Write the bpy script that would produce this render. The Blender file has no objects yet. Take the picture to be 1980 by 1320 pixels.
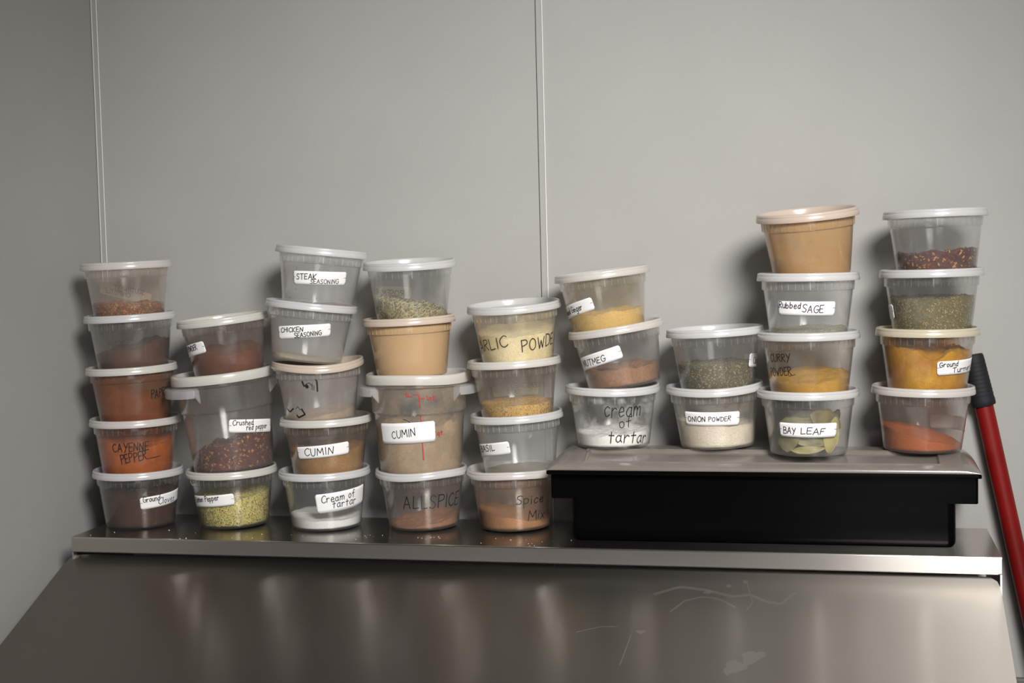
import bpy, math, random
from mathutils import Vector, Matrix, noise as mnoise

random.seed(7)
S = bpy.context.scene
COL = S.collection
MM = 0.001
R = math.radians

# ------------------------------------------------------------------ camera
CAM = Vector((0.94856, -1.79829, 0.34752))
YAW, PITCH, ROLL, FPX = 0.22318, -0.06297, 0.02448, 2787.33
cam_data = bpy.data.cameras.new('camera')
cam = bpy.data.objects.new('camera', cam_data)
COL.objects.link(cam)
cam_data.sensor_width = 36.0
cam_data.lens = FPX / 1980.0 * 36.0
cam_data.clip_start = 0.05
rot = (Matrix.Rotation(YAW, 3, 'Z') @ Matrix.Rotation(PITCH, 3, 'X') @ Matrix.Rotation(ROLL, 3, 'Y'))
right, fwd, up = rot.col[0], rot.col[1], rot.col[2]
m = Matrix((right, up, -fwd)).transposed().to_4x4()
m.translation = CAM
cam.matrix_world = m
S.camera = cam

# ------------------------------------------------------------------ light
S.view_settings.view_transform = 'Standard'
S.view_settings.look = 'None'
S.view_settings.exposure = 0.0
S.view_settings.gamma = 1.0
S.view_settings.use_curve_mapping = False
S.cycles.transparent_max_bounces = 48
S.cycles.max_bounces = 28
S.cycles.diffuse_bounces = 16
S.cycles.glossy_bounces = 6
S.cycles.transmission_bounces = 8
S.cycles.sample_clamp_indirect = 6.0
S.cycles.use_denoising = True
S.cycles.caustics_reflective = False
S.cycles.blur_glossy = 0.5

world = bpy.data.worlds.new('room_air')
S.world = world
world.use_nodes = True
bg = world.node_tree.nodes['Background']
bg.inputs[0].default_value = (1.0, 0.98, 0.955, 1)
bg.inputs[1].default_value = 0.10


def area(name, loc, target, sx, sy, watts, col=(1, 0.98, 0.955)):
    d = bpy.data.lights.new(name, 'AREA')
    d.shape = 'RECTANGLE'
    d.size, d.size_y = sx, sy
    d.energy = watts
    d.color = col
    o = bpy.data.objects.new(name, d)
    COL.objects.link(o)
    o.location = loc
    o.rotation_euler = (Vector(target) - Vector(loc)).to_track_quat('-Z', 'Y').to_euler()
    return o


def spot(name, loc, target, watts, deg, radius, col=(1, 0.98, 0.955)):
    d = bpy.data.lights.new(name, 'SPOT')
    d.energy = watts
    d.spot_size = math.radians(deg)
    d.spot_blend = 1.0
    d.shadow_soft_size = radius
    d.color = col
    o = bpy.data.objects.new(name, d)
    COL.objects.link(o)
    o.location = loc
    o.rotation_euler = (Vector(target) - Vector(loc)).to_track_quat('-Z', 'Y').to_euler()
    return o


spot('ceiling_spotlight', (1.40, -1.75, 1.10), (0.56, 0.0, 0.0), 268.0, 60, 0.30)
area('doorway_daylight', (1.52, -3.3, -0.15), (1.52, 0.0, -0.15), 0.98, 1.9, 11.0)
area('added_fill_light', (2.05, -3.1, 1.6), (2.05, -3.1, 0.0), 1.2, 0.3, 26.0)  # added fill light, brightens the room side mirrored in the shelf lip

# ------------------------------------------------------------------ helpers
def tag(o, label, cat, group=None, kind=None):
    o['label'] = label
    o['category'] = cat
    if group:
        o['group'] = group
    if kind:
        o['kind'] = kind
    return o


def lin(r, g, b):
    f = lambda c: (c / 255 / 12.92) if c / 255 <= 0.04045 else ((c / 255 + 0.055) / 1.055) ** 2.4
    return (f(r), f(g), f(b), 1.0)


def mesh_obj(name, verts, faces, mats, parent=None, idx=None, smooth=True, scale=MM):
    me = bpy.data.meshes.new(name)
    me.from_pydata([(v[0] * scale, v[1] * scale, v[2] * scale) for v in verts], [], faces)
    for mt in (mats if isinstance(mats, (list, tuple)) else [mats]):
        me.materials.append(mt)
    if idx is not None:
        me.polygons.foreach_set('material_index', idx)
    me.polygons.foreach_set('use_smooth', [smooth] * len(me.polygons))
    me.update()
    o = bpy.data.objects.new(name, me)
    COL.objects.link(o)
    if parent:
        o.parent = parent
    return o


def sharp(o, ang=35):
    me = o.data
    me.set_sharp_from_angle(angle=R(ang))
    return o


def lathe(profile, n=96, closed=True):
    """profile of (r, z); r == 0 only at the ends. Returns verts, faces."""
    V, F = [], []
    rows = []
    for r, z in profile:
        if r == 0:
            rows.append([len(V)])
            V.append((0, 0, z))
        else:
            rows.append(list(range(len(V), len(V) + n)))
            for i in range(n):
                a = 2 * math.pi * i / n
                V.append((r * math.cos(a), r * math.sin(a), z))
    for a, b in zip(rows, rows[1:]):
        for i in range(n):
            j = (i + 1) % n
            if len(a) == 1 and len(b) == 1:
                continue
            if len(a) == 1:
                F.append((a[0], b[j], b[i]))
            elif len(b) == 1:
                F.append((a[i], a[j], b[0]))
            else:
                F.append((a[i], a[j], b[j], b[i]))
    return V, F


def box_part(V, F, x0, x1, y0, y1, z0, z1):
    k = len(V)
    V += [(x0, y0, z0), (x1, y0, z0), (x1, y1, z0), (x0, y1, z0), (x0, y0, z1), (x1, y0, z1), (x1, y1, z1), (x0, y1, z1)]
    F += [(k, k + 3, k + 2, k + 1), (k + 4, k + 5, k + 6, k + 7), (k, k + 1, k + 5, k + 4), (k + 1, k + 2, k + 6, k + 5),
          (k + 2, k + 3, k + 7, k + 6), (k + 3, k, k + 4, k + 7)]


def box_obj(name, b, mat, parent=None, bevel=0.0):
    V, F = [], []
    box_part(V, F, *b)
    o = mesh_obj(name, V, F, mat, parent, smooth=False)
    if bevel:
        md = o.modifiers.new('edge', 'BEVEL')
        md.width = bevel * MM
        md.segments = 3
        md.limit_method = 'ANGLE'
    return o


# ------------------------------------------------------------------ materials
def new_mat(name):
    mt = bpy.data.materials.new(name)
    mt.use_nodes = True
    nt = mt.node_tree
    nt.nodes.clear()
    out = nt.nodes.new('ShaderNodeOutputMaterial')
    return mt, nt, out


def N(nt, kind, **kw):
    n = nt.nodes.new(kind)
    for k, v in kw.items():
        if hasattr(n, k) and k not in n.inputs:
            setattr(n, k, v)
        else:
            n.inputs[k].default_value = v
    return n


def noise_fac(nt, scale, detail=3.0, lo=0.4, hi=0.6, rough=0.6, offset=(0, 0, 0), stretch=(1, 1, 1)):
    tc = nt.nodes.new('ShaderNodeTexCoord')
    mp = nt.nodes.new('ShaderNodeMapping')
    mp.inputs['Location'].default_value = offset
    mp.inputs['Scale'].default_value = stretch
    nz = N(nt, 'ShaderNodeTexNoise', Scale=scale, Detail=detail, Roughness=rough)
    mr = N(nt, 'ShaderNodeMapRange')
    mr.inputs['From Min'].default_value = lo
    mr.inputs['From Max'].default_value = hi
    nt.links.new(tc.outputs['Object'], mp.inputs['Vector'])
    nt.links.new(mp.outputs[0], nz.inputs['Vector'])
    nt.links.new(nz.outputs[0], mr.inputs['Value'])
    return mr.outputs[0]


def mixc(nt, fac, a, b):
    n = nt.nodes.new('ShaderNodeMix')
    n.data_type = 'RGBA'
    for sock, val in ((n.inputs[0], fac), (n.inputs[6], a), (n.inputs[7], b)):
        if hasattr(val, 'is_linked'):
            nt.links.new(val, sock)
        else:
            sock.default_value = val
    return n.outputs[2]


def mixs(nt, fac, a, b):
    n = nt.nodes.new('ShaderNodeMixShader')
    if hasattr(fac, 'is_linked'):
        nt.links.new(fac, n.inputs[0])
    else:
        n.inputs[0].default_value = fac
    nt.links.new(a, n.inputs[1])
    nt.links.new(b, n.inputs[2])
    return n.outputs[0]


def math_(nt, op, a, b=None):
    n = N(nt, 'ShaderNodeMath', operation=op)
    for sock, val in ((n.inputs[0], a), (n.inputs[1], b)):
        if val is None:
            continue
        if hasattr(val, 'is_linked'):
            nt.links.new(val, sock)
        else:
            sock.default_value = val
    return n.outputs[0]


def bump(nt, height, dist, strength=1.0):
    b = N(nt, 'ShaderNodeBump', Strength=strength, Distance=dist)
    nt.links.new(height, b.inputs['Height'])
    return b.outputs[0]


def principled(name, col, rough=0.5, metal=0.0, spec=0.5, bump_=None, col2=None, cn=None):
    mt, nt, out = new_mat(name)
    p = nt.nodes.new('ShaderNodeBsdfPrincipled')
    p.inputs['Base Color'].default_value = col
    p.inputs['Roughness'].default_value = rough
    p.inputs['Metallic'].default_value = metal
    p.inputs['Specular IOR Level'].default_value = spec
    if col2:
        nt.links.new(mixc(nt, noise_fac(nt, *cn), col, col2), p.inputs['Base Color'])
    if bump_:
        nt.links.new(bump(nt, noise_fac(nt, bump_[0], 4, 0, 1), bump_[1]), p.inputs['Normal'])
    nt.links.new(p.outputs[0], out.inputs[0])
    return mt


def schlick(nt, f0=0.045, gain=1.0):
    lw = N(nt, 'ShaderNodeLayerWeight', Blend=0.5)
    pw = math_(nt, 'POWER', lw.outputs['Facing'], 4.0)
    return math_(nt, 'ADD', math_(nt, 'MULTIPLY', pw, 0.75 * gain), f0)


def plastic(name, haze, tint=(0.86, 0.86, 0.86, 1), dust=None, amount=0.0, lo=0.35, hi=0.7, dscale=35.0, seed=0, gloss_rough=0.14, f0=0.04, edge=0.2, tcol=0.998, fwd=0.5):
    """Thin milky polypropylene: partly clear, partly scattering, glossy skin, with dust of the spice clinging to it."""
    mt, nt, out = new_mat(name)
    tr = nt.nodes.new('ShaderNodeBsdfTransparent')
    tr.inputs[0].default_value = (tcol, tcol, tcol * 0.995, 1)
    df = N(nt, 'ShaderNodeBsdfDiffuse')
    tl = N(nt, 'ShaderNodeBsdfTranslucent')
    df.inputs[0].default_value = tint
    tl.inputs[0].default_value = tint
    milk = mixs(nt, fwd, df.outputs[0], tl.outputs[0])
    lw = N(nt, 'ShaderNodeLayerWeight', Blend=0.5)
    grazing = math_(nt, 'POWER', lw.outputs['Facing'], 3.0)
    fac = math_(nt, 'ADD', math_(nt, 'MULTIPLY', grazing, edge), haze)
    base = mixs(nt, fac, tr.outputs[0], milk)
    if dust:
        dd = N(nt, 'ShaderNodeBsdfDiffuse')
        dt = N(nt, 'ShaderNodeBsdfTranslucent')
        dd.inputs[0].default_value = dust
        dt.inputs[0].default_value = dust
        powder = mixs(nt, 0.35, dd.outputs[0], dt.outputs[0])
        nf = noise_fac(nt, dscale, 5.0, lo, hi, 0.6, (seed * 3.1, seed * 1.7, seed * 0.9))
        base = mixs(nt, math_(nt, 'MULTIPLY', nf, amount), base, powder)
    gl = N(nt, 'ShaderNodeBsdfGlossy', Roughness=gloss_rough)
    gl.inputs[0].default_value = (1, 1, 1, 1)
    final = mixs(nt, schlick(nt, f0), base, gl.outputs[0])
    nt.links.new(final, out.inputs[0])
    return mt


def powder(name, c1, c2, grain=900.0, speck=None, sp_scale=420.0, sp_lo=0.0, sp_hi=0.25, bumpd=0.0010, blotch=None):
    mt, nt, out = new_mat(name)
    p = nt.nodes.new('ShaderNodeBsdfPrincipled')
    p.inputs['Roughness'].default_value = 0.95
    p.inputs['Specular IOR Level'].default_value = 0.1
    c = mixc(nt, noise_fac(nt, grain * 0.5, 5, 0.32, 0.68, 0.75), c1, tuple(v * 0.86 for v in c2[:3]) + (1,))
    if blotch:
        c = mixc(nt, noise_fac(nt, 45, 4, 0.45, 0.65), c, blotch)
    if speck:
        tc = nt.nodes.new('ShaderNodeTexCoord')
        vo = N(nt, 'ShaderNodeTexVoronoi', Scale=sp_scale)
        nt.links.new(tc.outputs['Object'], vo.inputs['Vector'])
        sv = nt.nodes.new('ShaderNodeSeparateColor')
        nt.links.new(vo.outputs['Color'], sv.inputs[0])
        f = N(nt, 'ShaderNodeMapRange')
        f.inputs['From Min'].default_value = sp_hi
        f.inputs['From Max'].default_value = max(sp_lo, sp_hi - 0.02)
        nt.links.new(sv.outputs[0], f.inputs['Value'])
        g = N(nt, 'ShaderNodeMapRange')
        g.inputs['From Min'].default_value = 0.55
        g.inputs['From Max'].default_value = 0.30
        nt.links.new(vo.outputs['Distance'], g.inputs['Value'])
        c = mixc(nt, math_(nt, 'MULTIPLY', f.outputs[0], g.outputs[0]), c, speck)
    nt.links.new(c, p.inputs['Base Color'])
    nt.links.new(bump(nt, noise_fac(nt, grain * 0.6, 3, 0, 1), bumpd), p.inputs['Normal'])
    nt.links.new(p.outputs[0], out.inputs[0])
    return mt


def steel(name, col, rough, aniso=0.75, wide=0.4, wide_rough=0.5):
    mt, nt, out = new_mat(name)
    p = nt.nodes.new('ShaderNodeBsdfPrincipled')
    p.inputs['Metallic'].default_value = 1.0
    p.inputs['Anisotropic'].default_value = aniso
    t = nt.nodes.new('ShaderNodeCombineXYZ')
    t.inputs[1].default_value = 0.8
    t.inputs[2].default_value = 0.6
    nt.links.new(t.outputs[0], p.inputs['Tangent'])
    brush = noise_fac(nt, 60, 4, 0.25, 0.75, 0.7, (0, 0, 0), (0.12, 12, 12))
    c2 = tuple(v * 0.86 for v in col[:3]) + (1,)
    nt.links.new(mixc(nt, brush, col, c2), p.inputs['Base Color'])
    rr = math_(nt, 'ADD', math_(nt, 'MULTIPLY', noise_fac(nt, 5, 4, 0.3, 0.7), rough * 0.35), rough * 0.85)
    nt.links.new(rr, p.inputs['Roughness'])
    # coarse part of the brushing: spreads light far across the grain, hardly along it
    q = nt.nodes.new('ShaderNodeBsdfPrincipled')
    q.inputs['Metallic'].default_value = 1.0
    q.inputs['Anisotropic'].default_value = 1.0
    q.inputs['Roughness'].default_value = wide_rough
    q.inputs['Base Color'].default_value = col
    nt.links.new(t.outputs[0], q.inputs['Tangent'])
    nt.links.new(mixs(nt, wide, p.outputs[0], q.outputs[0]), out.inputs[0])
    return mt


M_WALL = principled('wall_panel', lin(154, 152, 149), 0.62, spec=0.25, bump_=(700, 0.0002), col2=lin(151, 149, 146), cn=(6, 4, 0.35, 0.65))
M_STRIP = principled('vinyl_highlight', lin(214, 213, 211), 0.3, spec=0.5)  # pale vinyl beads, their highlight lines put into the colour
M_GAP = principled('dark_joint', lin(48, 46, 44), 0.8)
M_FLOOR = principled('floor_tile', lin(98, 88, 78), 0.5, bump_=(60, 0.0006), col2=lin(82, 74, 66), cn=(20, 4, 0.3, 0.7))
M_DARK_STRIP = principled('dark_strip', lin(95, 90, 86), 0.6)
M_STEEL = steel('brushed_steel', (0.60, 0.57, 0.53, 1), 0.2, 0.8, 0.3, 0.34)  # colour raised so the front lip reads as the brighter reflection
M_STEELT = steel('brushed_steel_top', (0.42, 0.39, 0.35, 1), 0.17, 0.7, 0.12, 0.35)  # darker copy for the shelf top, its dimmer reflection put into the colour
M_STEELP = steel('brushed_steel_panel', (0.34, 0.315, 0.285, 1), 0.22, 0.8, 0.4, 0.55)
M_BLACK = principled('black_plastic', lin(5, 5, 6), 0.24, spec=0.05)
M_RUBBER = principled('black_rubber', lin(25, 26, 30), 0.6, spec=0.25, bump_=(900, 0.0004))
M_RED = principled('red_paint', lin(112, 13, 11), 0.42, spec=0.3, col2=lin(98, 11, 9), cn=(14, 3, 0.4, 0.6))
M_PAPER = principled('white_paper', lin(221, 219, 218), 0.6, spec=0.2)
M_INK = principled('black_ink', lin(16, 14, 18), 0.5)
M_INK2 = principled('faded_ink', lin(40, 38, 42), 0.6)
M_REDINK = principled('red_print', lin(170, 28, 28), 0.5)
M_BLUE = principled('blue_tick', lin(50, 60, 140), 0.5)
M_CRUMB = principled('pale_crumb', lin(225, 215, 200), 0.8)
M_BACKPAPER = plastic('paper_seen_from_behind', 0.88, lin(240, 230, 212), f0=0.0, edge=0.0)
M_TRAYLID = plastic('dusty_clear_plastic', 0.55, lin(166, 160, 152), lin(140, 133, 125), 0.9, 0.3, 0.65, 26, 3, 0.18, 0.07, 0.3)
M_SMEAR = plastic('dried_smear', 0.11, lin(190, 186, 178), None, f0=0.02, edge=0.0)

# ------------------------------------------------------------------ room
WY = 25.0            # back wall face
def structure(o):
    o['kind'] = 'structure'
    return o

structure(box_obj('wall_back', (-145, 3200, WY, WY + 100, -1100, 1700), M_WALL))
structure(box_obj('wall_left', (-145, -45, -4200, WY, -1100, 1700), M_WALL))
structure(box_obj('floor', (-145, 3200, -4200, WY, -1200, -1100), M_FLOOR))


def joint_strip(name, x0, x1, z0, z1, dark_side=True):
    V, F, I = [], [], []
    def add(b, mi):
        k = len(F)
        box_part(V, F, *b)
        I.extend([mi] * (len(F) - k))
    add((x0 + 1.4, x1 - 0.2, WY - 1.2, WY, z0, z1), 0)
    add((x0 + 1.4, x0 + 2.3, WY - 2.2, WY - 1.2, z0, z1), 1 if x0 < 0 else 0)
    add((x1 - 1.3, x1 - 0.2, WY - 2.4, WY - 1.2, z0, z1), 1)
    add((x0 + 0.2, x0 + 1.4, WY - 0.4, WY, z0, z1), 2)
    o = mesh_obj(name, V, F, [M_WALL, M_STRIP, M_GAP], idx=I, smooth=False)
    return structure(o)

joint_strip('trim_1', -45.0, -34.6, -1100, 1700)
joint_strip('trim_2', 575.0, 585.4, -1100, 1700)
structure(box_obj('wall_strip', (1128, 3200, WY - 9, WY, -330, -187), M_DARK_STRIP, bevel=2))  # dark grey strip on the wall to the right of the table

# ------------------------------------------------------------------ prep table
def empty(name, loc=(0, 0, 0), rz=0.0):
    o = bpy.data.objects.new(name, None)
    COL.objects.link(o)
    o.location = [v * MM for v in loc]
    o.rotation_euler = (0, 0, rz)
    o.empty_display_size = 0.05
    return o


def extrude_x(name, prof, x0, x1, mat, parent, bevel=0):
    n = len(prof)
    V = [(x0, y, z) for y, z in prof] + [(x1, y, z) for y, z in prof]
    F = [(i, (i + 1) % n, n + (i + 1) % n, n + i) for i in range(n)]
    F += [tuple(range(n))[::-1], tuple(range(n, 2 * n))]
    o = mesh_obj(name, V, F, mat, parent, smooth=False)
    return o


table = empty('prep_table', (560, -300, -1100))
tag(table, 'brushed stainless steel prep table with a sloping hood, under all the spice tubs', 'prep table')
def tpart(o):
    o.parent = table
    o.matrix_parent_inverse = Matrix.Translation([-v * MM for v in (560, -300, -1100)])
    return o

W = 1120.3
lip = [(0, 0), (-161.6, 0), (-162.7, -0.5), (-163.2, -1.6), (-163.2, -18.2), (-162.6, -19.3), (-161.5, -19.6), (-150, -19.6), (-150, -17.6), (-160.8, -17.6), (-160.8, -3), (0, -3)]
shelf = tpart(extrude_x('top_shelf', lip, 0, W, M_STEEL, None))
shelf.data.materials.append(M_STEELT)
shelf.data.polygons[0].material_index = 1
# slanting hood panel with rounded top corners
slope = 0.43
def hood_z(y):
    return -28 - slope * (-y - 158)
V, F = [], []
rowsY = [-146, -150, -158, -170] + [-185 - 15 * i for i in range(20)]
def hood_x(y):
    d = (-146 - y)
    c = 0 if d > 22 else 22 - math.sqrt(max(0, 22 * 22 - (22 - d) ** 2))
    return -8 + c, 1118.5 - c
NX = 24
for y in rowsY:
    a, b = hood_x(y)
    zz = hood_z(y) - (2.5 if y == -146 else 0.6 if y == -150 else 0)
    for i in range(NX + 1):
        V.append((a + (b - a) * i / NX, y, zz))
for j in range(len(rowsY) - 1):
    for i in range(NX):
        k = j * (NX + 1) + i
        F.append((k, k + NX + 1, k + NX + 2, k + 1))
o = mesh_obj('sloping_hood', V, F, M_STEELP, None, smooth=False)
md = o.modifiers.new('sheet', 'SOLIDIFY')
md.thickness = 0.004
md.offset = -1
tpart(o)
for nm, x0, x1 in (('side_panel', -1.0, 1.0), ('side_panel', W - 1.5, W + 0.4)):
    V = [(x, y, z) for x in (x0, x1) for y, z in ((-3, -3), (-161, -19.6), (-162.5, -60), (-466, -190), (-466, -330), (-3, -330))]
    F = [(0, 1, 2, 3, 4, 5), (11, 10, 9, 8, 7, 6)] + [(i, i + 6, (i + 1) % 6 + 6, (i + 1) % 6) for i in range(6)]
    tpart(mesh_obj(nm, V, F, M_STEEL, None, smooth=False))
tpart(box_obj('cutting_board', (0, W, -740, -478, -200, -182), M_PAPER, bevel=3))
tpart(box_obj('cabinet', (4, W - 5, -730, -10, -980, -332), M_STEEL, bevel=3))
for dx in (40, 600):
    d = tpart(box_obj('cabinet_door', (dx, dx + 480, -752, -731, -960, -380), M_STEEL, bevel=3))
for lx in (40, W - 80):
    for ly in (-700, -60):
        tpart(box_obj('leg', (lx, lx + 40, ly, ly + 40, -1100, -980), M_BLACK, bevel=3))

# dried smears on the slanting panel (streaks with a shape of their own)
V, F = [], []
def hood_strip(pts, w):
    """pts are (x, y) on the panel; w the width in mm"""
    for (x0, y0), (x1, y1) in zip(pts, pts[1:]):
        dx, dy = x1 - x0, y1 - y0
        L = math.hypot(dx, dy) or 1
        nx, ny = -dy / L * w / 2, dx / L * w / 2
        k = len(V)
        for x, y in ((x0 + nx, y0 + ny), (x1 + nx, y1 + ny), (x1 - nx, y1 - ny), (x0 - nx, y0 - ny)):
            V.append((x, y, hood_z(y) + 0.35))
        F.append((k, k + 1, k + 2, k + 3))
def blob(cx, cy, rx, ry, a, n=18):
    k = len(V)
    V.append((cx, cy, hood_z(cy) + 0.4))
    for i in range(n):
        t = 2 * math.pi * i / n
        q = 1 + 0.22 * math.sin(3 * t + cx) + 0.12 * math.sin(7 * t)
        x, y = rx * q * math.cos(t), ry * q * math.sin(t)
        X, Y = cx + x * math.cos(a) - y * math.sin(a), cy + x * math.sin(a) + y * math.cos(a)
        V.append((X, Y, hood_z(Y) + 0.4))
    F.extend([(k, k + 1 + i, k + 1 + (i + 1) % n) for i in range(n)])
hood_strip([(742, -196), (770, -182), (800, -186), (830, -196), (850, -192), (868, -203), (884, -206), (894, -192), (899, -186)], 4)
hood_strip([(763, -225), (778, -205), (796, -198), (815, -200), (835, -214)], 2.2)
hood_strip([(845, -172), (849, -190), (853, -205), (846, -220)], 1.2)
hood_strip([(725, -262), (722, -290), (719, -310)], 1.6)
hood_strip([(664, -262), (690, -252), (708, -251)], 1.6)
blob(857, -291, 13, 9, 0.6)
blob(839, -307, 12, 9, 0.5)
blob(802, -190, 4, 3, 0)
blob(843, -170, 3, 3, 0)
blob(825, -178, 3, 2.5, 0)
blob(735, -258, 5, 3, 0)
for i in range(70):
    blob(random.uniform(20, 1080), random.uniform(-330, -172), random.uniform(0.4, 1.0), random.uniform(0.4, 0.9), random.random() * 3, 6)
o = mesh_obj('dried_smears', V, F, M_SMEAR, None)
o['kind'] = 'stuff'
tpart(o)

# ------------------------------------------------------------------ lidded tray
tray = empty('lidded_tray', (855, -55, 0))
tag(tray, 'long black lidded tray on the steel shelf, carrying four tub stacks', 'tray')
def local(o, par, org):
    o.parent = par
    o.matrix_parent_inverse = Matrix.Translation([-v * MM for v in org])
    return o

def loft(rings, nseg=6):
    V, F = [], []
    rows = []
    for x0, x1, y0, y1, z, r in rings:
        row = []
        for cx, cy, a0 in ((x1 - r, y1 - r, 0), (x0 + r, y1 - r, 90), (x0 + r, y0 + r, 180), (x1 - r, y0 + r, 270)):
            for i in range(nseg + 1):
                a = R(a0 + 90 * i / nseg)
                row.append(len(V))
                V.append((cx + r * math.cos(a), cy + r * math.sin(a), z))
        rows.append(row)
    n = len(rows[0])
    for a, b in zip(rows, rows[1:]):
        for i in range(n):
            j = (i + 1) % n
            F.append((a[i], a[j], b[j], b[i]))
    F.append(tuple(rows[0][::-1]))
    F.append(tuple(rows[-1]))
    return V, F

rings = [(641, 1070, -115, 6, 0, 8), (637, 1074, -119, 10, 1.6, 9), (635.3, 1075.8, -120.6, 11.6, 5, 10), (635, 1076, -121, 12, 9, 10), (635, 1076, -121, 12, 50.8, 10),
         (611.6, 1099.4, -121, 12, 50.8, 3), (611, 1100, -121, 12, 51.6, 3), (611, 1100, -121.6, 12, 81, 3), (607.5, 1103, -131, 20, 81, 4), (607.2, 1103.3, -131.4, 20.4, 82, 4), (607.5, 1103, -131, 20, 86, 4),
         (617, 1094, -119, 8, 86, 3), (618, 1093, -118, 8, 55, 3), (641, 1070, -118, 8, 54, 8), (642, 1069, -116, 7, 4, 8)]
V, F = loft(rings)
local(sharp(mesh_obj('bin', V, F, M_BLACK, None), 40), tray, (855, -55, 0))
# domed lid
prof = [(-131, 0), (-130.6, 3.2), (-129, 5.0), (-124, 7.4), (-118, 9.6), (-105, 13.2), (-92, 15.6), (-78, 17.3), (-66, 17.9), (-50, 18.0), (-36, 17.4), (-20, 15.2), (-5, 11.5), (8, 7.0), (17, 3.5), (19.5, 0)]
def prof_h(y):
    for (a, ha), (b, hb) in zip(prof, prof[1:]):
        if a <= y <= b:
            return ha + (hb - ha) * (y - a) / (b - a)
    return 0
def lid_z(x, y):
    d = min(x - 607.6, 1102.8 - x)
    t = min(1.0, max(0.0, d / 17.0))
    g = math.sqrt(max(0, 1 - (1 - t) ** 2)) * 0.55 + t * 0.45
    z = prof_h(y) * g
    q = min(x - 654, 1058 - x, y + 119, -82 - y)
    z -= 2.4 * min(1, max(0, q / 2.0))
    q3 = min(x - 651, 1061 - x, y + 122, -79 - y)
    z += 1.3 * max(0.0, 1 - abs(q3 - 1.6) / 1.6)
    q2 = min(x - 648, 1064 - x, y + 80, -77 - y)
    z += 1.6 * min(1, max(0, q2 / 0.9))
    return 86.1 + z
ys = [-131, -130.8, -130.4, -129.5, -128, -126, -123.5, -122.4, -121.6, -121.2, -120.8, -120.4, -119.6, -119, -118.2, -117.4, -115, -110, -100, -92, -85, -84, -83, -82, -81, -80, -79.4, -78.6, -78, -77.4, -76.8, -74, -66, -58, -50, -42, -30, -20, -10, 0, 8, 13, 17, 19.5]
xs = [607.6, 608, 609, 611, 614, 618, 624, 632, 642, 648, 649, 650.5, 652, 653.4, 654, 654.8, 655.6, 657] + [670 + 12 * i for i in range(32)] + [1055, 1056.4, 1057.2, 1058, 1059, 1060.5, 1063, 1064, 1066, 1072, 1080, 1087, 1093, 1097, 1100, 1101.6, 1102.4, 1102.8]
V = [(x, y, lid_z(x, y)) for y in ys for x in xs]
nx = len(xs)
F = [(j * nx + i, j * nx + i + 1, (j + 1) * nx + i + 1, (j + 1) * nx + i) for j in range(len(ys) - 1) for i in range(nx - 1)]
o = mesh_obj('lid', V, F, M_TRAYLID, None)
o['label'] = 'scratched clear lid'
md = o.modifiers.new('wall', 'SOLIDIFY')
md.thickness = 0.0016
md.offset = -1
local(o, tray, (855, -55, 0))

# ------------------------------------------------------------------ red pole
pole = empty('pole', (0, 0, 0))
tag(pole, 'red pole with black rubber grip leaning on the wall at the far right', 'pole')
PT, PB = Vector((1105.5, 9.0, 209.0)), Vector((1374.0, -40.0, -1099.0))
ax = (PT - PB).normalized()
q = ax.to_track_quat('Z', 'X').to_matrix()
L = (PT - PB).length
def along(prof, name, mat, n=40):
    V, F = lathe(prof, n)
    V = [tuple(PB + q @ Vector(v)) for v in V]
    return local(sharp(mesh_obj(name, V, F, mat, None), 40), pole, (0, 0, 0))
along([(0, 0), (10.5, 0), (11, 1), (11, L - 30), (0, L - 30)], 'shaft', M_RED)
g = [(0, L - 62.5), (11.2, L - 62.5), (13.6, L - 62.5), (14.4, L - 61), (14.5, L - 56), (13.9, L - 52)]
for i in range(9):
    z = L - 50 + i * 5.0
    rr = 13.9 - 0.16 * i
    g += [(rr, z), (rr + 0.25, z + 1.2), (rr - 0.1, z + 2.4)]
g += [(12.3, L - 3), (11.6, L - 0.6), (10.5, L), (0, L)]
along(g, 'grip', M_RUBBER)

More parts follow.
